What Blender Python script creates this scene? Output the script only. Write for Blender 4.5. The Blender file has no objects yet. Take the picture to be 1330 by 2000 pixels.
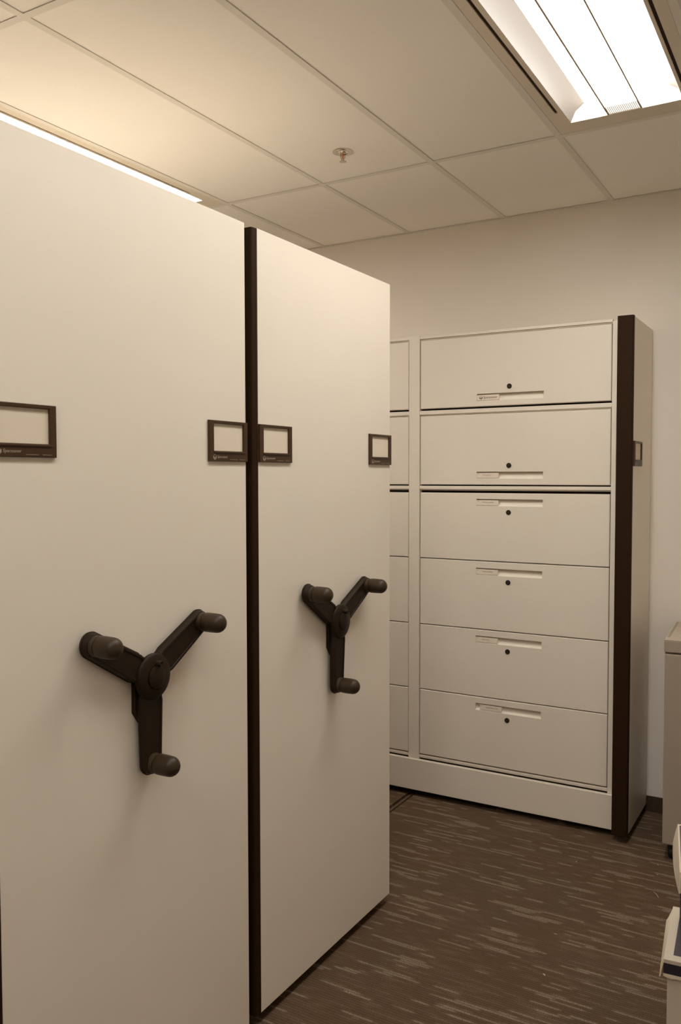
import bpy, bmesh, math, random
from mathutils import Vector, Matrix

# ------------------------------------------------------------------ camera, world, exposure
sc = bpy.context.scene
col = sc.collection
CAM_H = 1.529
YAW, PITCH, ROLL, FPX = .5292, -.0431, -.0016, 1658.73
cy, sy = math.cos(YAW), math.sin(YAW)
fw = Vector((-sy*math.cos(PITCH), cy*math.cos(PITCH), math.sin(PITCH)))
rt = Vector((cy, sy, 0)); up = rt.cross(fw)
r2 = rt*math.cos(ROLL) + up*math.sin(ROLL); u2 = up*math.cos(ROLL) - rt*math.sin(ROLL)
cd = bpy.data.cameras.new('camera'); cam = bpy.data.objects.new('camera', cd); col.objects.link(cam)
cd.sensor_fit = 'VERTICAL'; cd.sensor_height = 36.0; cd.lens = FPX*36.0/2000
cd.clip_start = .02
m = Matrix((r2, u2, -fw)).transposed().to_4x4(); m.translation = Vector((0, 0, CAM_H))
cam.matrix_world = m
sc.camera = cam
sc.view_settings.view_transform = 'Standard'; sc.view_settings.look = 'None'
sc.view_settings.gamma = 1; sc.view_settings.use_curve_mapping = False
sc.view_settings.exposure = 0.0
sc.cycles.use_denoising = True
sc.cycles.max_bounces = 10; sc.cycles.diffuse_bounces = 6
w = bpy.data.worlds.new('world'); sc.world = w; w.use_nodes = True
w.node_tree.nodes['Background'].inputs[0].default_value = (1, .85, .65, 1)
w.node_tree.nodes['Background'].inputs[1].default_value = 0.0
LAMP = 29.5                     # brightness of the troffer lenses
LAMP_COL = (1.0, .96, .89)

# ------------------------------------------------------------------ sizes of the place (metres)
CEIL = 2.7665
TILE, TLEN = .508, 1.5417
GX0, GY = -2.418, 3.1264       # a grid node (right edge of a bar)
YB = 3.991                     # back wall
XL, XR, YN = -4.0, 1.05, -2.6
PX = -1.355                    # aisle face of the movable units
XE = -.722                     # aisle face of the unit by the back wall

# ------------------------------------------------------------------ materials
def mat(name, color, rough=.5, spec=.5, metal=0., noise=0., nscale=60., bump=0., bscale=300., emit=None, estr=0.):
    mt = bpy.data.materials.new(name); mt.use_nodes = True
    nt = mt.node_tree; b = nt.nodes['Principled BSDF']
    b.inputs['Base Color'].default_value = (*color, 1); b.inputs['Roughness'].default_value = rough
    b.inputs['Metallic'].default_value = metal; b.inputs['Specular IOR Level'].default_value = spec
    tc = nt.nodes.new('ShaderNodeTexCoord')
    if noise:
        n = nt.nodes.new('ShaderNodeTexNoise'); n.inputs['Scale'].default_value = nscale; n.inputs['Detail'].default_value = 4
        nt.links.new(tc.outputs['Object'], n.inputs['Vector'])
        mx = nt.nodes.new('ShaderNodeMix'); mx.data_type = 'RGBA'
        mx.inputs[6].default_value = (*[c*(1-noise) for c in color], 1); mx.inputs[7].default_value = (*[min(1, c*(1+noise)) for c in color], 1)
        nt.links.new(n.outputs['Fac'], mx.inputs[0]); nt.links.new(mx.outputs[2], b.inputs['Base Color'])
    if bump:
        n2 = nt.nodes.new('ShaderNodeTexNoise'); n2.inputs['Scale'].default_value = bscale; n2.inputs['Detail'].default_value = 3
        nt.links.new(tc.outputs['Object'], n2.inputs['Vector'])
        bp = nt.nodes.new('ShaderNodeBump'); bp.inputs['Strength'].default_value = bump; bp.inputs['Distance'].default_value = .001
        nt.links.new(n2.outputs['Fac'], bp.inputs['Height']); nt.links.new(bp.outputs['Normal'], b.inputs['Normal'])
    if emit:
        b.inputs['Emission Color'].default_value = (*emit, 1); b.inputs['Emission Strength'].default_value = estr
    return mt

M = {}
M['cream'] = mat('cream_enamel', (.80, .725, .62), .42, .35, noise=.015, nscale=25, bump=.06, bscale=900)
M['cream_panel'] = mat('cream_laminate', (.82, .745, .635), .40, .45, noise=.02, nscale=6, bump=.05, bscale=700)
M['brown'] = mat('dark_brown_plastic', (.027, .0125, .0052), .6, .08, noise=.12, nscale=40, bump=.1, bscale=600)
M['brown_frame'] = mat('brown_moulded_plastic', (.056, .0265, .0098), .4, .32, noise=.1, nscale=50)
M['wheel'] = mat('dark_brown_moulded_handle', (.019, .0095, .0038), .5, .2, noise=.1, nscale=80, bump=.15, bscale=900)
M['grip'] = mat('brown_grip_plastic', (.040, .0235, .0105), .45, .3, noise=.1, nscale=80)
M['dark'] = mat('dark_interior', (.02, .012, .007), .8, .2, noise=.1)
M['lock'] = mat('black_lock', (.012, .007, .004), .4, .5, noise=.1)
M['lockface'] = mat('lock_plug', (.05, .03, .018), .3, .5, noise=.1)
M['card'] = mat('paper_insert', (.76, .67, .54), .7, .2, noise=.01)
M['cardw'] = mat('white_label_insert', (.82, .72, .60), .6, .3, noise=.01)
M['ink'] = mat('brown_ink', (.10, .045, .03), .7, .2, noise=.1)
M['inkw'] = mat('pale_printing', (.36, .29, .21), .6, .3, noise=.1)
M['wall'] = mat('painted_wall', (.82, .758, .68), .85, .2, noise=.02, nscale=8, bump=.25, bscale=350)
M['tile'] = mat('ceiling_tile', (.90, .855, .785), .95, .15, noise=.03, nscale=160, bump=.25, bscale=220)
M['tee'] = mat('ceiling_grid_enamel', (.76, .71, .635), .6, .3, noise=.02)
M['plenum'] = mat('plenum_dark', (.10, .075, .05), .9, .1, noise=.05)
M['fixture'] = mat('fixture_enamel', (.70, .62, .50), .45, .4, noise=.01)
M['refl'] = mat('side_reflector_shaded', (.044, .036, .030), .55, .2, noise=.02)  # white reflector coloured near-black: its weaker light is put into the colour
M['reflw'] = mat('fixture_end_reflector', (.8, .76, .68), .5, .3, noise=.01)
M['slot'] = mat('air_slot', (.035, .018, .010), .8, .2, noise=.1)
M['lens'] = mat('glowing_lens', (.9, .9, .9), .5, .2, noise=.01, emit=LAMP_COL, estr=LAMP)
M['lensdim'] = mat('glowing_basket', (.9, .9, .9), .5, .2, noise=.01, emit=LAMP_COL, estr=1.5)
M['seam'] = mat('lens_seam', (.30, .20, .13), .5, .3, noise=.05)
M['chrome'] = mat('chrome', (.62, .57, .48), .22, .5, metal=1., noise=.02)
M['bulb'] = mat('red_glass_bulb', (.75, .10, .02), .15, .6, noise=.05)
M['base'] = mat('vinyl_baseboard', (.055, .036, .022), .55, .4, noise=.35, nscale=120, bump=.3)
M['steel'] = mat('rail_steel', (.15, .10, .062), .5, .4, metal=.3, noise=.15, nscale=90)
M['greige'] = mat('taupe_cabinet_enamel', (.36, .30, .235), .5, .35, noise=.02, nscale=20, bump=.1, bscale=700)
M['greige_lit'] = mat('taupe_enamel_lit', (.50, .425, .335), .45, .4, noise=.02, nscale=20, bump=.1, bscale=700)  # same taupe, lightened to imitate the wall's reflection on the top
M['rubber'] = mat('black_rubber', (.012, .009, .007), .5, .4, noise=.1)
M['board'] = mat('white_cardboard', (.66, .575, .46), .8, .2, noise=.03, nscale=30, bump=.2, bscale=120)
M['torn'] = mat('torn_cardboard', (.80, .70, .55), .85, .2, noise=.08, nscale=90, bump=.4, bscale=150)
M['navy'] = mat('navy_print', (.030, .026, .034), .6, .3, noise=.08, nscale=40)
M['navy_light'] = mat('dusty_navy_print', (.105, .088, .100), .7, .3, noise=.08, nscale=40)
M['kraft'] = mat('brown_kraft_edge', (.16, .075, .035), .85, .2, noise=.2, nscale=60)
M['scrap'] = mat('paper_scrap', (.62, .50, .38), .8, .2, noise=.05)

def carpet_mat():
    mt = bpy.data.materials.new('striated_carpet'); mt.use_nodes = True
    nt = mt.node_tree; L = nt.links.new; b = nt.nodes['Principled BSDF']
    def nd(t, **k):
        n = nt.nodes.new(t)
        for a, v in k.items(): setattr(n, a, v)
        return n
    def mth(op, a, b_=None, c=None):
        n = nd('ShaderNodeMath', operation=op)
        for i, v in enumerate((a, b_, c)):
            if v is None: continue
            if isinstance(v, (int, float)): n.inputs[i].default_value = v
            else: L(v, n.inputs[i])
        return n.outputs[0]
    tc = nd('ShaderNodeTexCoord'); sp = nd('ShaderNodeSeparateXYZ'); L(tc.outputs['Object'], sp.inputs[0])
    x, y = sp.outputs[0], sp.outputs[1]
    P = .0105
    row = mth('FLOOR', mth('DIVIDE', y, P)); fr = mth('FRACT', mth('DIVIDE', y, P))
    wn = nd('ShaderNodeTexWhiteNoise', noise_dimensions='1D'); L(row, wn.inputs['W'])
    jit = mth('MULTIPLY', wn.outputs['Value'], .13)
    cx = nd('ShaderNodeCombineXYZ'); L(mth('MULTIPLY', mth('ADD', x, jit), 4.2), cx.inputs[0]); L(mth('MULTIPLY', row, .46), cx.inputs[1])
    n1 = nd('ShaderNodeTexNoise'); n1.inputs['Scale'].default_value = 1.0; n1.inputs['Detail'].default_value = 1.0; n1.inputs['Roughness'].default_value = .6
    L(cx.outputs[0], n1.inputs['Vector'])
    st = nd('ShaderNodeMapRange'); st.inputs[1].default_value = .578; st.inputs[2].default_value = .605; L(n1.outputs['Fac'], st.inputs[0])
    # fine speckle of loops inside the streaks
    mp = nd('ShaderNodeMapping'); mp.inputs['Scale'].default_value = (260, 420, 1); L(tc.outputs['Object'], mp.inputs[0])
    n2 = nd('ShaderNodeTexNoise'); n2.inputs['Scale'].default_value = 1; n2.inputs['Detail'].default_value = 2; L(mp.outputs[0], n2.inputs['Vector'])
    sk = nd('ShaderNodeMapRange'); sk.inputs[1].default_value = .38; sk.inputs[2].default_value = .62; L(n2.outputs['Fac'], sk.inputs[0])
    # thin faint line rows
    cx2 = nd('ShaderNodeCombineXYZ'); L(mth('MULTIPLY', mth('ADD', x, jit), 9.), cx2.inputs[0]); L(mth('MULTIPLY', row, 3.7), cx2.inputs[1])
    n3 = nd('ShaderNodeTexNoise'); n3.inputs['Scale'].default_value = 1.0; n3.inputs['Detail'].default_value = 1.; L(cx2.outputs[0], n3.inputs['Vector'])
    st3 = nd('ShaderNodeMapRange'); st3.inputs[1].default_value = .50; st3.inputs[2].default_value = .70; L(n3.outputs['Fac'], st3.inputs[0])
    rib = mth('SINE', mth('MULTIPLY', fr, math.pi))
    # broad tonal drift
    n4 = nd('ShaderNodeTexNoise'); n4.inputs['Scale'].default_value = 2.2; n4.inputs['Detail'].default_value = 2; L(tc.outputs['Object'], n4.inputs['Vector'])
    base = nd('ShaderNodeMix', data_type='RGBA'); base.inputs[6].default_value = CARPET_A; base.inputs[7].default_value = CARPET_B; L(n4.outputs['Fac'], base.inputs[0])
    dk = nd('ShaderNodeMix', data_type='RGBA', blend_type='MULTIPLY'); dk.inputs[0].default_value = 1; L(base.outputs[2], dk.inputs[6])
    g = mth('ADD', mth('MULTIPLY', rib, .40), mth('ADD', mth('MULTIPLY', sk.outputs[0], .30), .55))
    cc = nd('ShaderNodeCombineColor'); L(g, cc.inputs[0]); L(g, cc.inputs[1]); L(g, cc.inputs[2]); L(cc.outputs[0], dk.inputs[7])
    f1 = mth('MULTIPLY', st.outputs[0], mth('MULTIPLY', mth('ADD', mth('MULTIPLY', sk.outputs[0], .85), .15), mth('ADD', mth('MULTIPLY', rib, .6), .4)))
    f2 = mth('MULTIPLY', st3.outputs[0], mth('MULTIPLY', sk.outputs[0], .36))
    f = mth('MINIMUM', mth('ADD', f1, f2), 1.0)
    mx = nd('ShaderNodeMix', data_type='RGBA'); L(f, mx.inputs[0]); L(dk.outputs[2], mx.inputs[6]); mx.inputs[7].default_value = CARPET_S
    L(mx.outputs[2], b.inputs['Base Color'])
    b.inputs['Roughness'].default_value = .95; b.inputs['Specular IOR Level'].default_value = .1
    bmp = nd('ShaderNodeBump'); bmp.inputs['Strength'].default_value = .5; bmp.inputs['Distance'].default_value = .002
    L(mth('ADD', rib, n2.outputs['Fac']), bmp.inputs['Height']); L(bmp.outputs['Normal'], b.inputs['Normal'])
    return mt
CARPET_A = (.122, .068, .036, 1); CARPET_B = (.096, .068, .042, 1); CARPET_S = (.27, .21, .15, 1)
M['carpet'] = carpet_mat()

# ------------------------------------------------------------------ mesh helpers
class MB:
    """collects shapes (world coordinates), one mesh object out"""
    def __init__(s): s.v = []; s.f = []; s.mi = []; s.mats = []; s.sm = []
    def k(s, m):
        if m not in s.mats: s.mats.append(m)
        return s.mats.index(m)
    def add(s, vs, fs, m, smooth=False, T=None):
        o = len(s.v); i = s.k(m)
        s.v += [tuple(T @ Vector(v)) if T else tuple(v) for v in vs]
        for f in fs: s.f.append([o+a for a in f]); s.mi.append(i); s.sm.append(smooth)
        return s
    def box(s, a, b, m, bev=0., T=None):
        bm = bmesh.new(); bmesh.ops.create_cube(bm, size=1)
        for v in bm.verts: v.co = Vector([a[i]+(b[i]-a[i])*(v.co[i]+.5) for i in range(3)])
        if bev: bmesh.ops.bevel(bm, geom=bm.edges[:], offset=bev, segments=2, affect='EDGES', profile=.6)
        bm.verts.index_update(); s.add([v.co[:] for v in bm.verts], [[v.index for v in f.verts] for f in bm.faces], m, False, T); bm.free(); return s
    def lathe(s, prof, m, n=32, T=None, smooth=True):
        """prof: (radius, height) about local Z, closed by caps where radius 0"""
        vs = []; fs = []; rings = []
        for r, h in prof:
            if r < 1e-7: rings.append([len(vs)]); vs.append((0, 0, h))
            else:
                rings.append(list(range(len(vs), len(vs)+n)))
                vs += [(r*math.cos(2*math.pi*i/n), r*math.sin(2*math.pi*i/n), h) for i in range(n)]
        for A, B in zip(rings, rings[1:]):
            for i in range(n):
                j = (i+1) % n
                if len(A) == 1 and len(B) > 1: fs.append([A[0], B[i], B[j]])
                elif len(B) == 1 and len(A) > 1: fs.append([A[i], A[j], B[0]][::-1])
                elif len(A) > 1: fs.append([A[i], A[j], B[j], B[i]])
        s.add(vs, fs, m, smooth, T); return s
    def tube(s, pts, r, m, n=10, T=None):
        vs = []; fs = []
        P = [Vector(p) for p in pts]
        for i, p in enumerate(P):
            d = (P[min(i+1, len(P)-1)]-P[max(i-1, 0)]).normalized()
            a = d.cross(Vector((0, 0, 1)));
            if a.length < 1e-3: a = d.cross(Vector((1, 0, 0)))
            a.normalize(); b = d.cross(a)
            for k in range(n):
                t = 2*math.pi*k/n; vs.append(p+a*math.cos(t)*r+b*math.sin(t)*r)
        for i in range(len(P)-1):
            for k in range(n): fs.append([i*n+k, i*n+(k+1) % n, (i+1)*n+(k+1) % n, (i+1)*n+k])
        fs.append(list(range(n))[::-1]); fs.append([(len(P)-1)*n+k for k in range(n)])
        s.add(vs, fs, m, True, T); return s
    def text(s, txt, size, m, T, shear=0., depth=.0003, align='LEFT', bold=0.):
        cu = bpy.data.curves.new('t', 'FONT'); cu.body = txt; cu.size = size; cu.shear = shear; cu.extrude = depth; cu.offset = bold
        cu.align_x = align; cu.resolution_u = 3
        o = bpy.data.objects.new('t', cu); col.objects.link(o)
        dg = bpy.context.evaluated_depsgraph_get(); me = bpy.data.meshes.new_from_object(o.evaluated_get(dg))
        s.add([v.co[:] for v in me.vertices], [list(p.vertices) for p in me.polygons], m, False, T)
        bpy.data.objects.remove(o); bpy.data.curves.remove(cu); bpy.data.meshes.remove(me); return s
    def build(s, name, parent=None, label=None, origin=None):
        me = bpy.data.meshes.new(name)
        o = bpy.data.objects.new(name, me); col.objects.link(o)
        if parent is not None:
            org = WORLD[parent.name]; WORLD[o.name] = org; o.parent = parent; loc = None
        else:
            org = Vector(origin) if origin is not None else Vector((0, 0, 0)); WORLD[o.name] = org; o.location = org
        me.from_pydata([tuple(Vector(v)-org) for v in s.v], [], s.f)
        for mm in s.mats: me.materials.append(M[mm])
        me.polygons.foreach_set('material_index', s.mi); me.polygons.foreach_set('use_smooth', s.sm)
        bm = bmesh.new(); bm.from_mesh(me); bmesh.ops.recalc_face_normals(bm, faces=bm.faces); bm.to_mesh(me); bm.free()
        if any(s.sm):
            try: me.set_sharp_from_angle(angle=math.radians(38))
            except Exception: pass
        me.update()
        if label: o['label'] = label
        return o
WORLD = {}
def thing(name, loc, label, cat, group=None):
    o = bpy.data.objects.new(name, None); col.objects.link(o); o.location = loc; o.empty_display_size = .1
    WORLD[o.name] = Vector(loc); return tag(o, label, cat, group)
def tag(o, label, cat, group=None):
    o['label'] = label; o['category'] = cat
    if group: o['group'] = group
    return o
def struct(o): o['kind'] = 'structure'; return o
def copy_tree(o, parent=None):
    c = o.copy(); col.objects.link(c)
    if parent is not None: c.parent = parent
    for ch in list(o.children): copy_tree(ch, c)
    return c
# frames for writing: text local x,y -> world
def T_yz(x, y, z):   # on a face looking to +X: reading direction +Y
    return Matrix(((0, 0, 1, x), (1, 0, 0, y), (0, 1, 0, z), (0, 0, 0, 1)))
def T_xz(x, y, z):   # on a face looking to -Y: reading direction +X
    return Matrix(((1, 0, 0, x), (0, 0, -1, y), (0, 1, 0, z), (0, 0, 0, 1)))

def add_logo(mb, T, s, m, m_in):
    """a small cube-like mark: two dark side facets under a split pale lid"""
    d = .0003
    def poly(pts, mm, dd=d):
        n = len(pts); vs = [(p[0]*s, p[1]*s, 0) for p in pts]+[(p[0]*s, p[1]*s, dd) for p in pts]
        fs = [list(range(n))[::-1], [n+i for i in range(n)]]+[[i, (i+1) % n, n+(i+1) % n, n+i] for i in range(n)]
        mb.add(vs, fs, mm, False, T)
    poly([(-.5, .18), (-.5, -.22), (-.06, -.6), (-.06, -.12), (-.28, .02), (-.34, .30)], m)
    poly([(.5, .18), (.5, -.22), (.06, -.6), (.06, -.12), (.28, .02), (.34, .30)], m)
    poly([(-.30, .42), (0, .26), (.0, .36), (-.24, .5)], m)
    poly([(.0, .60), (.26, .46), (.20, .40), (0, .5)], m)

# ------------------------------------------------------------------ the room
RX0, RX1 = -1.7585, -1.7205            # slot of the floor rail
RY0, RY1 = .2, YB
mb = MB()
mb.box((XL, YN, -.03), (RX0, YB, 0), 'carpet'); mb.box((RX1, YN, -.03), (XR, YB, 0), 'carpet')
mb.box((RX0, YN, -.03), (RX1, RY0, 0), 'carpet'); mb.box((XL, YN, -.08), (XR, YB, -.03), 'dark')
struct(mb.build('floor'))
mb = MB(); mb.box((XL-.1, YB, -.08), (XR+.1, YB+.1, CEIL+.2), 'wall'); struct(mb.build('wall_back'))
mb = MB(); mb.box((XL-.1, YN, -.08), (XL, YB, CEIL+.2), 'wall'); struct(mb.build('wall_left'))
mb = MB(); mb.box((XR, YN, -.08), (XR+.1, YB, CEIL+.2), 'wall'); struct(mb.build('wall_right'))
mb = MB(); mb.box((XL-.1, YN-.1, -.08), (XR+.1, YN, CEIL+.2), 'wall'); struct(mb.build('wall_front'))
mb = MB(); mb.box((XL, YB-.004, 0), (XR, YB, .072), 'base', .0015)
struct(mb.build('baseboard_back'))
mb = MB(); mb.box((XR-.005, YN, 0), (XR, YB-.012, .072), 'base', .0015); struct(mb.build('baseboard_right'))

# fixtures: (column left grid edge, y0, y1)
xcols = [GX0 + TILE*k for k in range(-4, 9)]      # right edges of the long bars
FIX = [(GX0+3*TILE, GY-TLEN), (GX0-TILE, GY-TLEN), (GX0+3*TILE, GY-2*TLEN), (GX0-TILE, GY-2*TLEN), (GX0+3*TILE, GY-3*TLEN)]
ys = [GY+TLEN, GY, GY-TLEN, GY-2*TLEN, GY-3*TLEN, GY-4*TLEN]
BW = .024
# tiles (one mesh, ceiling) lie on the grid flanges
mb = MB(); rnd = random.Random(4)
for x0 in xcols:
    for j in range(len(ys)-1):
        ya, yb = ys[j+1], ys[j]
        if any(abs(x0-fx) < .01 and abs(ya-fy) < .01 for fx, fy in FIX): continue
        a0, a1 = max(x0-.008, XL), min(x0+TILE-BW+.008, XR); b0, b1 = max(ya+.012, YN), min(yb+.008, YB)
        if a1-a0 < .05 or b1-b0 < .05: continue
        dz = rnd.choice((.0002, .0004, .0006, .0014))
        mb.box((a0, b0, CEIL+.0024+dz), (a1, b1, CEIL+.02), 'tile')
mb.box((XL, YN, CEIL+.19), (XR, YB, CEIL+.2), 'plenum')
struct(mb.build('ceiling'))
mb = MB()
for x0 in xcols:
    if XL < x0 < XR: mb.box((x0-BW, YN, CEIL), (x0, YB, CEIL+.0015), 'tee'); mb.box((x0-BW/2-.002, YN, CEIL+.0015), (x0-BW/2+.002, YB, CEIL+.035), 'tee')
for y in ys:
    if YN < y < YB-.03:
        for x0 in [XL-TILE]+xcols:
            a, b = max(x0, XL), min(x0+TILE-BW, XR)
            if b > a: mb.box((a, y, CEIL), (b, y+BW, CEIL+.0015), 'tee')
mb.box((XL, YB-.018, CEIL-.0005), (XR, YB-.0005, CEIL+.001), 'tee'); mb.box((XL, YB-.0025, CEIL), (XR, YB-.0005, CEIL+.03), 'tee')
struct(mb.build('trim_1'))

# ------------------------------------------------------------------ ceiling troffers
def troffer(x0, y0, label, k=1.0):
    lens = 'lens'
    if k != 1.0:
        lens = 'lens_%d' % round(k*100); M[lens] = mat('glowing_lens_dimmer', (.9, .9, .9), .5, .2, noise=.01, emit=LAMP_COL, estr=LAMP*k)
    t = thing('ceiling_light', (x0+.24, y0+TLEN/2, CEIL), label, 'ceiling light', 'recessed fluorescent ceiling lights')
    X0, X1 = x0+.001, x0+TILE-BW-.001; Y0, Y1 = y0+BW+.001, y0+TLEN-.001
    ox0, ox1 = x0+.059, x0+.430; oy0, oy1 = y0+.112, y0+TLEN-.088
    zc = CEIL+.0005; tk = .004
    sl0, sl1 = x0+.0315, x0+.0425; sr0, sr1 = x0+.4395, x0+.4505; sy0, sy1 = y0+.213, y0+TLEN-.189
    mb = MB()
    mb.box((X0, Y0, zc), (X1, oy0, zc+tk), 'fixture'); mb.box((X0, oy1, zc), (X1, Y1, zc+tk), 'fixture')
    for a, b, c, d in ((X0, sl0, sl1, ox0), (ox1, sr0, sr1, X1)):
        mb.box((a, oy0, zc), (b, oy1, zc+tk), 'fixture'); mb.box((c, oy0, zc), (d, oy1, zc+tk), 'fixture')
        mb.box((b, oy0, zc), (c, sy0, zc+tk), 'fixture'); mb.box((b, sy1, zc), (c, oy1, zc+tk), 'fixture')
    mb.build('trim_frame', t)
    mb = MB()
    for a, b in ((sl0, sl1), (sr0, sr1)): mb.box((a-.002, sy0-.002, zc+tk+.001), (b+.002, sy1+.002, zc+tk+.003), 'slot')
    mb.build('air_slot', t, 'dark brown air slots along both sides')
    mb = MB(); H = CEIL+.13
    mb.box((X0, Y0, H), (X1, Y1, H+.003), 'fixture')
    for a, b in (((X0, Y0), (X0+.002, Y1)), ((X1-.002, Y0), (X1, Y1)), ((X0, Y0), (X1, Y0+.002)), ((X0, Y1-.002), (X1, Y1))):
        mb.box((a[0], a[1], CEIL+.006), (b[0], b[1], H), 'fixture')
    mb.build('housing', t)
    g = .047; hg = .058
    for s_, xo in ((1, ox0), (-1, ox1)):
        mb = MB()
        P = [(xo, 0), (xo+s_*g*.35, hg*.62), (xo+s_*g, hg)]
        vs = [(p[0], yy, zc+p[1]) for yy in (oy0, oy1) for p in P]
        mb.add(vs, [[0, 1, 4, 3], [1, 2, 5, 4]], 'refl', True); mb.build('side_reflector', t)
    for yy in (oy0, oy1):
        MB().box((ox0, yy-.001, zc+tk), (ox1, yy+.001, zc+.075), 'reflw').build('end_reflector', t)
    b0, b1 = x0+.187, x0+.298
    for s_, xo, xb in ((1, ox0, b0), (-1, ox1, b1)):
        mb = MB(); vs = []; n = 8
        for yy in (oy0+.001, oy1-.001):
            for i in range(n+1):
                f = i/n; vs.append((xo+s_*g+(xb-xo-s_*g)*f, yy, zc+hg+math.sin(f*math.pi)*.012-(hg-.004)*f**2.2))
        mb.add(vs, [[i, i+1, n+2+i, n+1+i] for i in range(n)], lens, True); mb.build('lens', t, 'glowing white curved lens')
    mb = MB(); mb.box((b0+.001, oy0+.001, zc+.003), (b1-.001, oy1-.001, zc+.005), 'lensdim')
    k = 0
    for yy, dr in ((oy1, -1), (oy0, 1)):
        for i in range(18):
            xx = b0+.004+i*(b1-b0-.008)/17
            mb.box((xx-.0009, min(yy, yy+dr*.06), zc+.001), (xx+.0009, max(yy, yy+dr*.06), zc+.0031), 'fixture')
    mb.build('lamp_basket', t, 'glowing perforated centre basket')
    mb = MB()
    for xx in (b0, b1): mb.box((xx-.0022, oy0, zc), (xx+.0022, oy1, zc+.006), 'seam')
    mb.build('lens_seam', t)
    return t
troffer(*FIX[0], 'rectangular recessed fluorescent ceiling light with bright lens at top right above the aisle', .97)
troffer(*FIX[1], 'recessed fluorescent ceiling light partly hidden behind the tall panels at upper left')
troffer(*FIX[2], 'assumed recessed ceiling light, added out of view above the viewer to light the panels', .5)  # unseen fixture, assumed; added to brighten the panels
troffer(*FIX[4], 'assumed recessed ceiling light, added out of view behind the viewer to light the panels')  # second assumed fixture out of view, also there for panel brightness

# ------------------------------------------------------------------ sprinkler
sx, sy_ = -1.664, 2.868
t = thing('fire_sprinkler', (sx, sy_, CEIL), 'small chrome pendent fire sprinkler with red bulb on the ceiling tile', 'sprinkler')
Ts = Matrix.Translation((sx, sy_, CEIL+.003))
MB().lathe([(.0195, .012), (.020, .0), (.024, -.0035), (.034, -.0045), (.040, -.002), (.0405, 0), (.038, .0005)], 'chrome', 40, Ts).build('escutcheon', t, 'chrome ring plate')
mb = MB(); mb.lathe([(.0, .012), (.0195, .012)], 'brown_frame', 32, Ts)
mb.lathe([(.012, .012), (.012, .0), (.008, -.004), (.0, -.004)], 'chrome', 24, Ts)
for sgn in (-1, 1):
    mb.tube([(sx+sgn*.009, sy_, CEIL), (sx+sgn*.0095, sy_, CEIL-.012), (sx+sgn*.006, sy_, CEIL-.024), (sx+sgn*.001, sy_, CEIL-.030)], .0022, 'chrome', 8)
mb.lathe([(.0, -.037), (.0045, -.036), (.004, -.028), (0, -.027)], 'chrome', 16, Ts)
mb.build('sprinkler_frame', t)
MB().lathe([(.0, -.030), (.0022, -.027), (.0028, -.018), (.0028, -.008), (.0018, -.004), (.0, -.003)], 'bulb', 12, Ts).build('glass_bulb', t, 'orange red glass bulb')
mb = MB(); n = 12
for i in range(n):
    a = 2*math.pi*i/n; T_ = Ts @ Matrix.Rotation(a, 4, 'Z'); mb.box((.005, -.0024, -.0378), (.0135, .0024, -.0366), 'chrome', 0, T_)
mb.lathe([(0, -.0382), (.007, -.038), (.007, -.0362), (0, -.036)], 'chrome', 20, Ts)
mb.build('deflector', t)

# ------------------------------------------------------------------ shared parts of the shelving units
def label_frame(par, X, y0, wd=.158, zt=1.668, zb=1.565):
    th = .0065; wy0, wy1 = y0+.0185, y0+wd-.0165; wz0, wz1 = 1.5915, 1.660
    mb = MB()
    def ring(o, i, xa, xb, m='brown_frame'):
        (a0, a1, c0, c1), (b0, b1, d0, d1) = o, i
        vs = [(xa, a0, c0), (xa, a1, c0), (xa, a1, c1), (xa, a0, c1), (xb, b0, d0), (xb, b1, d0), (xb, b1, d1), (xb, b0, d1)]
        mb.add(vs, [[k, (k+1) % 4, 4+(k+1) % 4, 4+k] for k in range(4)], m)
    O = (y0, y0+wd, zb, zt); O2 = (y0+.0012, y0+wd-.0012, zb+.0012, zt-.0012); I = (wy0-.0012, wy1+.0012, wz0-.0012, wz1+.0012); I2 = (wy0, wy1, wz0, wz1)
    ring(O, O, X, X+th-.0012); ring(O, O2, X+th-.0012, X+th); ring(O2, I, X+th, X+th); ring(I, I2, X+th, X+th-.0015); ring(I2, I2, X+th-.0015, X+.0005)
    mb.box((X+th-.0005, wy0-.002, wz0-.0055), (X+th+.0022, wy1+.004, wz0-.0015), 'brown_frame', .0007)
    f = mb.build('label_frame', par)
    MB().box((X+.0004, wy0-.002, wz0-.002), (X+.0012, wy1+.002, wz1+.002), 'card').build('label_card', f, 'blank cream paper card')
    mb = MB(); add_logo(mb, T_yz(X+th+.0001, y0+.0200, 1.5760), .0130, 'inkw', 'inkw')
    mb.text('Spacesaver', .0095, 'inkw', T_yz(X+th+.0001, y0+.0295, 1.5735), shear=.18)
    r = random.Random(3)
    for a, b in ((.0825, .112), (.1225, .143)):      # two runs of print too small to read
        yy = y0+a
        while yy < y0+b:
            q = r.uniform(.0009, .0020); mb.box((X+th, yy, 1.5695), (X+th+.0003, yy+q, 1.5695+r.uniform(.0008, .0014)), 'inkw'); yy += q+.0007
    mb.build('lettering', f, 'pale logo and lettering')
    return f

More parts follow.
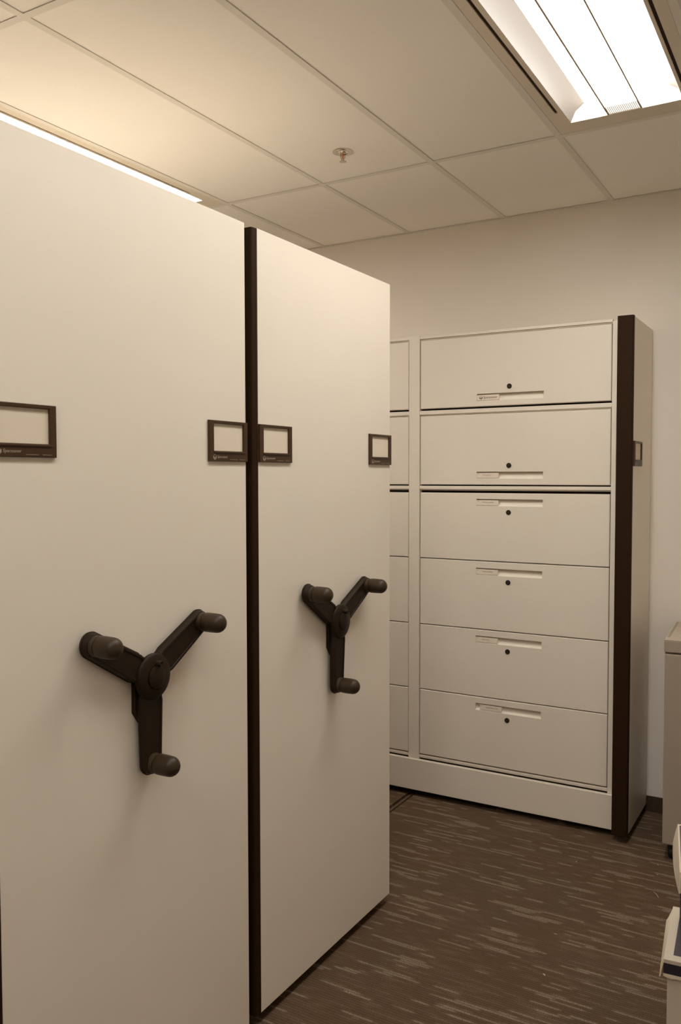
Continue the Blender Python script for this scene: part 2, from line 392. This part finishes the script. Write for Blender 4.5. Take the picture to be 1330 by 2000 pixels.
def wheel_outline(R, rt_, rb, n_arc=28, n_f=12):
    """outline of the three-spoke handle: tapered arms with round tips and filleted crotches"""
    pts = []
    for a in (30, 150, 270):
        ar = math.radians(a); d = Vector((math.cos(ar), math.sin(ar))); nrm = Vector((-d.y, d.x))
        c = d*R
        p0 = d*.058 - nrm*rb
        pts.append(p0)
        for i in range(n_arc+1):
            th = -math.pi/2+math.pi*i/n_arc; pts.append(c+d*math.cos(th)*rt_+nrm*math.sin(th)*rt_)
        p1 = d*.058+nrm*rb; pts.append(p1)
        a2 = math.radians(a+120); d2 = Vector((math.cos(a2), math.sin(a2))); n2 = Vector((-d2.y, d2.x))
        q = d2*.058-n2*rb; am = math.radians(a+60); cpt = Vector((math.cos(am), math.sin(am)))*.024
        for i in range(1, n_f):
            f = i/n_f; pts.append(p1*(1-f)**2+cpt*2*f*(1-f)+q*f*f)
    return pts
def offset(pts, d):
    o = []; n = len(pts)
    for i in range(n):
        a, b = (pts[i]-pts[i-1]), (pts[(i+1) % n]-pts[i])
        na = Vector((-a.y, a.x)).normalized() if a.length else Vector((0, 0)); nb = Vector((-b.y, b.x)).normalized() if b.length else na
        v = (na+nb); L = v.length
        v = v/L if L > 1e-6 else na
        o.append(pts[i]+v*d/max(.5, v.dot(na) if na.length else 1))
    return o
def hand_wheel(par, X, yc, zc):
    D0, D1 = .009, .030
    # root: arms
    out = wheel_outline(.198, .0285, .0335)
    lay = [(out, D0+.002), (offset(out, -.001), D0+.007), (offset(out, .001), D0+.008), (offset(out, .0032), D1-.003), (offset(out, .0042), D1-.0005), (offset(out, .0058), D1), (offset(out, .0095), D1), (offset(out, .0105), D1-.002)]
    lay = [(offset(out, .003), D0)]+lay
    n = len(out); vs = []; fs = []
    for pl, d in lay: vs += [(X+d, yc+p.x, zc+p.y) for p in pl]
    for k in range(len(lay)-1):
        for i in range(n): fs.append([k*n+i, k*n+(i+1) % n, (k+1)*n+(i+1) % n, (k+1)*n+i])
    fs.append([i for i in range(n)][::-1]); fs.append([(len(lay)-1)*n+i for i in range(n)])
    mb = MB(); mb.add(vs, fs, 'wheel', True)
    Tx = Matrix.Translation((X, yc, zc)) @ Matrix.Rotation(math.pi/2, 4, 'Y')
    arms = mb.build('hand_wheel', par, 'dark brown three-spoke turning handle')
    mb = MB(); mb.lathe([(0, D1-.006), (.0525, D1-.006), (.0530, D1+.001), (.0515, D1+.0035), (.047, D1+.0055), (.031, D1+.0095), (.0290, D1+.0098), (.0285, D1+.0080), (.0270, D1+.0080), (.0265, D1+.0125), (.022, D1+.0150), (0, D1+.0160)], 'wheel', 48, Tx)
    mb.build('hub_cap', arms)
    mb = MB(); T2 = Matrix.Translation((X, yc+.002, zc+.031)) @ Matrix.Rotation(math.pi/2, 4, 'Y')
    mb.lathe([(0, D1+.003), (.0066, D1+.003), (.0066, D1+.021), (.0055, D1+.023), (.004, D1+.0225), (.0035, D1+.021), (0, D1+.021)], 'wheel', 20, T2)
    mb.build('lock_button', arms)
    for a in (30, 150, 270):
        ar = math.radians(a); T3 = Matrix.Translation((X, yc+.198*math.cos(ar), zc+.198*math.sin(ar))) @ Matrix.Rotation(math.pi/2, 4, 'Y')
        prof = [(0, D1-.006), (.0232, D1-.006), (.0232, D1+.001), (.0228, D1+.003), (.0222, D1+.007), (.0215, D1+.0095), (.0198, D1+.0100), (.0198, D1+.0116), (.0222, D1+.0120), (.0234, D1+.0140), (.0235, D1+.030), (.0230, D1+.047)]
        for i in range(1, 9):
            th = i/8*math.pi/2; prof.append((.0230*math.cos(th), D1+.047+.022*math.sin(th)))
        prof[-1] = (0, D1+.069)
        MB().lathe(prof, 'grip', 28, T3).build('grip', arms)
    return arms
def gear_housing(par, X, yc, zc):
    mb = MB(); P = [(-.040, .02), (-.040, -.078), (-.022, -.104), (.022, -.104), (.040, -.078), (.040, .02)]
    vs = [(X, yc+p[0], zc+p[1]) for p in P]+[(X+.010, yc+p[0]*.96, zc+p[1]*.98) for p in P]
    mb.add(vs, [[i, (i+1) % 6, 6+(i+1) % 6, 6+i] for i in range(6)]+[[0, 1, 2, 3, 4, 5][::-1], [6, 7, 8, 9, 10, 11]], 'wheel')
    T = Matrix.Translation((X, yc, zc)) @ Matrix.Rotation(math.pi/2, 4, 'Y')
    mb.lathe([(0, .0), (.030, .0), (.030, .012), (0, .012)], 'wheel', 36, T)
    return mb.build('gear_housing', par)
def bumper(par, X, y, z0, z1, dep=.062):
    """edge profile along the near vertical edge of an end panel"""
    sec = [(0.0, 0.0), (0.001, -.004), (-.0005, -.0215), (-.003, -.0245), (-dep+.003, -.0255), (-dep, -.023), (-dep, 0)]
    n = len(sec); vs = [(X+p[0], y+p[1], z) for z in (z0, z1) for p in sec]
    fs = [[i, (i+1) % n, n+(i+1) % n, n+i] for i in range(n)]+[list(range(n))[::-1], [n+i for i in range(n)]]
    mb = MB(); mb.add(vs, fs, 'brown'); return mb.build('edge_bumper', par)

# ------------------------------------------------------------------ movable units with turning handles
def mobile_unit(y0, label):
    Wd = .784; z0, z1 = .034, 2.1905
    t = thing('mobile_shelving_unit', (PX, y0, 0), label, 'mobile shelving', 'movable shelving units with turning handles')
    MB().box((PX-.030, y0+.0005, z0), (PX, y0+Wd, z1), 'cream_panel', .0012).build('end_panel', t)
    bumper(t, PX, y0, z0, z1-.002)
    label_frame(t, PX, y0+.0005); label_frame(t, PX, y0+Wd-.1575)
    gear_housing(t, PX, y0+.392, 1.0755)
    hand_wheel(t, PX, y0+.392, 1.0755)
    xa, xb = -3.55, PX-.032
    mb = MB(); mb.box((xa, y0+.02, .045), (xb, y0+Wd-.02, .13), 'cream', .002)
    for xx in (xa+.15, RX0+.019, xb-.9 if False else -2.6):
        for yy in (y0+.15, y0+Wd-.15):
            mb.lathe([(0, -.008), (.044, -.008), (.044, .008), (0, .008)], 'steel', 24, Matrix.Translation((xx, yy, .0455)) @ Matrix.Rotation(math.pi/2, 4, 'X') @ Matrix.Rotation(math.pi/2, 4, 'Y'))
    mb.build('carriage_base', t)
    mb = MB(); mb.box((xa, y0+Wd/2-.004, .13), (xb, y0+Wd/2+.004, 2.12), 'cream')
    for k in range(3):
        xx = xa+k*(xb-xa-.03)/2
        for yy in (y0+.03, y0+Wd-.06): mb.box((xx, yy, .13), (xx+.03, yy+.03, 2.12), 'cream')
        mb.box((xx+.013, y0+.06, .13), (xx+.017, y0+Wd-.06, 2.12), 'cream')
    mb.build('shelf_upright', t)
    for k in range(7):
        z = .16+k*.326
        MB().box((xa+.002, y0+.025, z-.03 if k == 6 else z), (xb-.002, y0+Wd-.025, z+.022 if k < 6 else z), 'cream', .001).build('shelf', t)
    return t
u1 = mobile_unit(1.0360, 'nearest tall cream movable shelving unit with brown three-spoke handle, filling the left of the view')
u2 = copy_tree(u1); u2.location.y = 1.8755
for ch in u2.children:                 # its handle has been turned slightly
    if ch.name.startswith('hand_wheel'):
        c0 = Vector((0, .392, 1.0755)); ch.matrix_basis = Matrix.Translation(c0) @ Matrix.Rotation(math.radians(-2.2), 4, 'X') @ Matrix.Translation(-c0)
for ch in u1.children:
    if ch.name == 'label_frame': ch.location.y -= .0110
u2['label'] = 'second tall cream movable shelving unit with brown handle, between the nearest unit and filing cabinet'

# ------------------------------------------------------------------ drawer cabinet by the back wall
YF = 3.6326
CBX, CBY = XE, 3.600
cab = thing('filing_cabinet', (CBX, CBY, 0), 'wide cream filing cabinet with stacked doors and drawers standing against the back wall', 'filing cabinet')
MB().box((XE-.030, CBY+.0005, .034), (XE, YB-.006, 2.1725), 'cream_panel', .0012).build('end_panel', cab)
bumper(cab, XE, CBY, .030, 2.1745, .063)
label_frame(cab, XE, CBY+.0015)
PITCHX = .932; XR0 = -.818; WB = .874
xend = XR0-3*PITCHX+.058-.03
mb = MB(); mb.box((xend, YF+.0295, .045), (-.752, YB-.008, 2.150), 'dark'); mb.box((xend, YF+.0295, 2.150), (-.752, YB-.008, 2.168), 'cream')
mb.box((xend-.003, YF, .1), (xend, YB-.008, 2.168), 'cream')
mb.build('cabinet_body', cab)
MB().box((XR0+.002, YF-.002, .172), (-.786, YF+.0285, 2.166), 'cream', .0012).build('post', cab)
for k in range(3):
    xr = XR0-k*PITCHX-WB
    MB().box((xr-.056, YF-.003, .178), (xr-.002, YF+.0285, 2.178), 'cream', .0012).build('post', cab)
for k in range(3):
    x1 = XR0-k*PITCHX+.0015; x0 = x1-WB-.003
    for za, zb_ in ((2.1625, 2.1745), (1.811, 1.829), (1.4645, 1.4795), (.1905, .2005)):
        mb = MB(); mb.box((x0, YF-.001, za), (x1, YF+.022, zb_), 'cream', .001); mb.box((x0, YF+.006, za-.0055), (x1, YF+.022, za), 'cream')
        mb.build('rail', cab)
mb = MB(); mb.box((xend, YF-.013, .031), (-.7935, YF+.01, .1780), 'cream', .0018); mb.build('base_panel', cab)
for xx in (-1.02, -1.30, -2.1, -3.3):
    MB().lathe([(0, 0), (.018, 0), (.018, .006), (.006, .008), (.006, .05), (0, .05)], 'steel', 20, Matrix.Translation((xx, YF+.035, 0))).build('levelling_foot', cab)

def front(name, x0, x1, z0, z1, rz0, rz1, lz, shift=0., logo=False, seed=1):
    """one drawer or door front with a finger pull, label and lock"""
    Y = YF; th = .0225; c = .002
    cx = (x0+x1)/2-.0035
    rx0, rx1 = cx-.1525, cx+.1535
    xs = [x0+c, rx0, rx1, x1-c]; zs = [z0+c, rz0, rz1, z1-c]
    mb = MB(); vs = [(x, Y, z) for z in zs for x in xs]; fs = []
    for j in range(3):
        for i in range(3):
            if (i, j) == (1, 1): continue
            fs.append([j*4+i, j*4+i+1, (j+1)*4+i+1, (j+1)*4+i])
    mb.add(vs, fs, 'cream')
    A = [(x0+c, z0+c), (x1-c, z0+c), (x1-c, z1-c), (x0+c, z1-c)]; B = [(x0, z0), (x1, z0), (x1, z1), (x0, z1)]
    vs = [(p[0], Y, p[1]) for p in A]+[(p[0], Y+c, p[1]) for p in B]+[(p[0], Y+th, p[1]) for p in B]
    mb.add(vs, [[k, (k+1) % 4, 4+(k+1) % 4, 4+k] for k in range(4)]+[[4+k, 4+(k+1) % 4, 8+(k+1) % 4, 8+k] for k in range(4)]+[[8, 9, 10, 11]], 'cream')
    # finger pull: deep at the top, a sloping sill at the bottom
    dt, db = .0205, .0085
    q = [(rx0, Y, rz0), (rx1, Y, rz0), (rx1, Y, rz1), (rx0, Y, rz1), (rx0+.001, Y+db, rz0+.008), (rx1-.001, Y+db, rz0+.008), (rx1-.001, Y+dt, rz1-.001), (rx0+.001, Y+dt, rz1-.001)]
    mb.add(q, [[0, 1, 5, 4], [1, 2, 6, 5], [2, 3, 7, 6], [3, 0, 4, 7], [4, 5, 6, 7]], 'cream')
    d = mb.build(name, cab)
    lx0 = rx0+.001+shift; lx1 = lx0+.103; a, b = rz0+.0035, rz1-.0055
    MB().box((lx0, Y-.0003, a), (lx1, Y+.0098, b), 'cardw', .0006).build('label_holder', d, 'pale label insert')
    mb = MB(); T = T_xz(0, Y-.0004, 0)
    if logo:
        add_logo(mb, T_xz(lx0+.0185, Y-.0004, (a+b)/2), .0145, 'ink', 'ink')
        mb.text('Spacesaver', .0150, 'ink', T_xz(lx0+.0285, Y-.0004, (a+b)/2-.0045), shear=.18)
    else:
        r = random.Random(seed)
        mb.box((lx0+.004, Y-.0006, b-.0052), (lx0+.0062, Y-.0003, b-.0026), 'ink')
        xx = lx0+.0075
        for _ in range(3): mb.box((xx, Y-.0006, b-.0042), (xx+.0015, Y-.0003, b-.0032), 'ink'); xx += .0023
        xx = lx0+.030-r.uniform(0, .006); e = lx0+.066+r.uniform(-.004, .02)
        while xx < e:
            q_ = r.uniform(.0014, .0024); hh = r.uniform(.0020, .0028); zz = (a+b)/2+.0005
            mb.box((xx, Y-.0006, zz), (xx+.0006, Y-.0003, zz+hh), 'ink'); mb.box((xx, Y-.0006, zz+r.choice((0, .0012, .002))), (xx+q_, Y-.0003, zz+r.choice((.0026, .0028, .003))), 'ink') if r.random() < .55 else mb.box((xx, Y-.0006, zz), (xx+q_, Y-.0003, zz+.0007), 'ink')
            xx += q_+.0009
    mb.build('lettering', d, 'brown logo and lettering' if logo else 'tiny dark print')
    T = Matrix.Translation((cx-.001, Y, lz)) @ Matrix.Rotation(math.pi/2, 4, 'X')
    mb = MB(); mb.lathe([(.0112, -.001), (.0112, .002), (.0100, .003), (.0082, .003), (.0078, .0018), (0, .0018)], 'lock', 28, T)
    mb.lathe([(0, .0019), (.0055, .0019), (.005, .0024), (0, .0024)], 'lockface', 20, T); mb.box((-.0007, -.0035, .0024), (.0007, .0035, .0027), 'lock', 0, T)
    mb.build('lock', d, 'round dark key lock')
SPEC = [('door', 1.838, 2.1545, 1.8620, 1.8945, 1.922, 0, 1), ('door', 1.4855, 1.8035, 1.5125, 1.5445, 1.572, 0, 0),
        ('drawer', 1.1425, 1.4480, 1.3895, 1.4215, 1.363, 0, 0), ('drawer', .8300, 1.1385, 1.0765, 1.1085, 1.050, 0, 0),
        ('drawer', .5200, .8260, .7665, .7985, .739, 0, 0), ('drawer', .2070, .5160, .4560, .4880, .428, .0215, 0)]
for k in range(3):
    x1 = XR0-k*PITCHX-.002; x0 = x1-WB+.004
    for i, (nm, za, zb_, ra, rb_, lz, sh, lg) in enumerate(SPEC):
        front(nm, x0, x1, za, zb_, ra, rb_, lz, sh if k == 0 else 0, bool(lg), i*7+k)

# ------------------------------------------------------------------ floor rail
mb = MB(); cxr = (RX0+RX1)/2
mb.box((cxr-.0075, RY0, -.029), (cxr+.0065, YB-.014, -.0035), 'steel', .001)
mb.box((cxr-.0185, RY0, -.0295), (cxr+.0185, YB-.014, -.028), 'dark')
tag(mb.build('floor_rail'), 'narrow metal rail sunk in the carpet, running under the cream cabinets', 'rail')

# ------------------------------------------------------------------ low cabinet on castors at right
ang = math.radians(3.5); cx0, cy0 = -.573, 3.492
Tc = Matrix.Translation((cx0, cy0, 0)) @ Matrix.Rotation(ang, 4, 'Z')
lc = thing('pedestal_cabinet', (cx0, cy0, 0), 'taupe low cabinet on black castors beside the back wall at the right edge', 'cabinet')
Wc, Dc, zb_, zt_ = .55, .458, .070, .886
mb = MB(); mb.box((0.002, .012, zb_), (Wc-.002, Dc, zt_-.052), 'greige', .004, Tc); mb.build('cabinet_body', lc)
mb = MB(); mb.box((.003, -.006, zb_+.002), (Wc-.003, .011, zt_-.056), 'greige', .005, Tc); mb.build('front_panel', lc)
mb = MB(); mb.box((0, -.008, zt_-.050), (Wc, Dc, zt_-.004), 'greige', .003, Tc); mb.box((.0005, -.0075, zt_-.0045), (Wc-.0005, Dc, zt_), 'greige_lit', .002, Tc)
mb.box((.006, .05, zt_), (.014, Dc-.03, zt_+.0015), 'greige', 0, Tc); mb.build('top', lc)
for xx, yy in ((.040, .05), (Wc-.055, .05), (.055, Dc-.06), (Wc-.055, Dc-.06)):
    mb = MB(); Tw = Tc @ Matrix.Translation((xx, yy, .026)) @ Matrix.Rotation(math.pi/2, 4, 'Y')
    mb.lathe([(0, -.017), (.022, -.017), (.026, -.012), (.026, -.003), (.019, -.002), (.019, .002), (.026, .003), (.026, .012), (.022, .017), (0, .017)], 'rubber', 28, Tw)
    mb.box((xx-.020, yy-.022, .040), (xx+.020, yy+.016, .060), 'rubber', .006, Tc); mb.lathe([(0, .05), (.02, .05), (.02, zb_+.001), (0, zb_+.001)], 'rubber', 20, Tc @ Matrix.Translation((xx, yy, 0)))
    mb.build('castor', lc)

# ------------------------------------------------------------------ two cardboard record boxes, stacked
def record_box(px, py, rot, zb0, zlid, Wb, Db, label, flap, band_on_body, flap_mat, flare, torn):
    T = Matrix.Translation((px, py, 0)) @ Matrix.Rotation(rot, 4, 'Z')     # lid front-left corner
    o = thing('storage_box', (px, py, zb0), label, 'cardboard box', 'stacked record storage boxes')
    zt = zlid-.004; i = .009
    mb = MB(); h0 = zb0+.001
    def wall(a, b, m='board'): mb.box(a, b, m, 0, T)
    zbd = zb0+.052 if band_on_body else h0
    for (a, b) in (((i, i), (Wb-i, i+.004)), ((i, Db-i-.004), (Wb-i, Db-i)), ((i, i+.004), (i+.004, Db-i-.004)), ((Wb-i-.004, i+.004), (Wb-i, Db-i-.004))):
        if band_on_body: wall((*a, h0), (*b, zbd), 'navy')
        m_ = 'kraft' if a == (i, i+.004) and not band_on_body else ('navy' if a == (i, i+.004) else 'board')
        wall((*a, zbd), (*b, zt), m_)
    wall((i, i, h0), (Wb-i, Db-i, h0+.004), 'kraft')
    mb.build('box_body', o)
    mb = MB()
    mb.box((0, 0, zlid-.004), (Wb, Db, zlid), 'board', .0012, T)
    mb.box((.022 if torn else .0045, .028, zlid), (Wb-.022, Db-.012, zlid+.0004), 'navy_light', 0, T)
    # front / right / back flaps
    fb = zlid-flap
    if torn:
        n = 40; r = random.Random(5); bot = [fb-.004*abs(math.sin(k*.9))-r.uniform(0, .002) for k in range(n+1)]
        vs = []
        for yy in (-.0005, .003):
            for k in range(n+1): vs += [(Wb*k/n, yy, zlid-.010), (Wb*k/n, yy, fb+.006), (Wb*k/n, yy, bot[k])]
        m0 = 3*(n+1)
        mb.add(vs, [[3*k, 3*k+1, 3*k+4, 3*k+3] for k in range(n)], flap_mat, False, T)
        mb.add(vs, [[3*k+1, 3*k+2, 3*k+5, 3*k+4] for k in range(n)]+[[m0+3*k, m0+3*k+2, m0+3*k+5, m0+3*k+3] for k in range(n)]+[[3*k+2, m0+3*k+2, m0+3*k+5, 3*k+5] for k in range(n)], 'torn', False, T)
        mb.box((0, -.0005, zlid-.010), (Wb, .003, zlid-.0005), 'board', 0, T)
    else: mb.box((0, -.0005, fb), (Wb, .0035, zlid-.0005), flap_mat, .0008, T)
    mb.box((Wb-.0035, 0, fb), (Wb, Db, zlid-.001), 'board', 0, T); mb.box((0, Db-.0035, fb), (Wb, Db, zlid-.001), 'board', 0, T)
    lid = mb.build('lid', o, 'white lid with navy printed panel')
    # left flap, standing away from the side
    n = 26; mb = MB(); vs = []; r = random.Random(8); th = .003
    for side in (0, 1):
        for k in range(n+1):
            f = k/n; y = Db*f-.002
            out = flare(f); ln = torn(f) if torn else flap*(1+.12*math.sin(math.pi*f))
            if torn: ln += r.uniform(-.002, .002) if side == 0 else 0
            for j in range(5):
                g = j/4; vs.append((-out*(g**.8)+side*th, y, zlid-.001-ln*g if not torn else zlid-.001-ln*g+.010*f*g))
    m0 = 5*(n+1)
    for k in range(n):
        for j in range(4):
            a = 5*k+j; mb.add([vs[a], vs[a+1], vs[a+6], vs[a+5]], [[0, 1, 2, 3]], 'torn' if torn else 'board', True, T)
            a += m0; mb.add([vs[a], vs[a+1], vs[a+6], vs[a+5]], [[0, 1, 2, 3]], 'torn' if torn else 'board', True, T)
        a = 5*k+4; mb.add([vs[a], vs[a+5], vs[m0+a+5], vs[m0+a]], [[0, 1, 2, 3]], 'torn', False, T)
    for k in (0, n):
        for j in range(4): a = 5*k+j; mb.add([vs[a], vs[a+1], vs[m0+a+1], vs[m0+a]], [[0, 1, 2, 3]], 'torn', False, T)
    mb.build('side_flap', lid, 'torn pale side flap' if torn else 'bulging pale side flap')
    return o
record_box(-.3665, 2.292, math.radians(4.5), 0, .268, .40, .300, 'lower cardboard storage box with torn lid flap, on the carpet at lower right', .044, False, 'navy',
           lambda f: (.010+.005*f)*min(1, (1.02-f)/.16), lambda f: .048-.020*f)
record_box(-.3225, 2.236, math.radians(9.5), .2685, .532, .40, .315, 'upper cardboard storage box with navy-printed lid, stacked on the torn one', .054, True, 'board',
           lambda f: .001+.012*math.sin(min(1, f*1.05)*math.pi*.62), None)

# ------------------------------------------------------------------ litter on the carpet
SC = [(-.860, 3.313, .006, .004, .3, 'tiny pale paper scrap on carpet just in front of the filing cabinet end'),
      (-.577, 3.447, .009, .002, -.4, 'thin pale paper sliver on carpet beside the castor of the low cabinet'),
      (-.564, 3.360, .005, .003, .1, 'small white fleck on carpet between the low cabinet and the storage boxes'),
      (-.540, 3.195, .045, .0016, -1.0, 'long thin pale thread on carpet just behind the storage boxes'),
      (-.780, 2.748, .010, .0018, .0, 'thin pale fibre on open carpet, middle of the aisle'),
      (-.745, 2.503, .010, .005, -.6, 'cream paper crumb on open carpet, nearest of the scraps')]
for x, y, a, b, r, lab in SC:
    T = Matrix.Translation((x, y, 0)) @ Matrix.Rotation(r, 4, 'Z'); mb = MB(); n = 6
    vs = []
    for k in range(n+1):
        f = k/n; z = .0006+.0012*math.sin(f*math.pi); wv = b*.42*(.35+.65*math.sin(math.pi*min(.95, max(.05, f)))); yo = .05*a*math.sin(f*3)
        vs += [((f-.5)*a, yo-wv, z), ((f-.5)*a, yo+wv, z), ((f-.5)*a, yo-wv, z+.0005), ((f-.5)*a, yo+wv, z+.0005)]
    fs = []
    for k in range(n): q = 4*k; fs += [[q, q+4, q+5, q+1], [q+2, q+3, q+7, q+6], [q, q+2, q+6, q+4], [q+1, q+5, q+7, q+3]]
    fs += [[0, 1, 3, 2], [4*n, 4*n+2, 4*n+3, 4*n+1]]
    mb.add(vs, fs, 'scrap', False, T); o = mb.build('paper_scrap'); 
    # origin at the scrap itself
    for v in o.data.vertices: v.co -= Vector((x, y, 0))
    o.location = (x, y, 0); tag(o, lab, 'scrap', 'litter on the carpet')
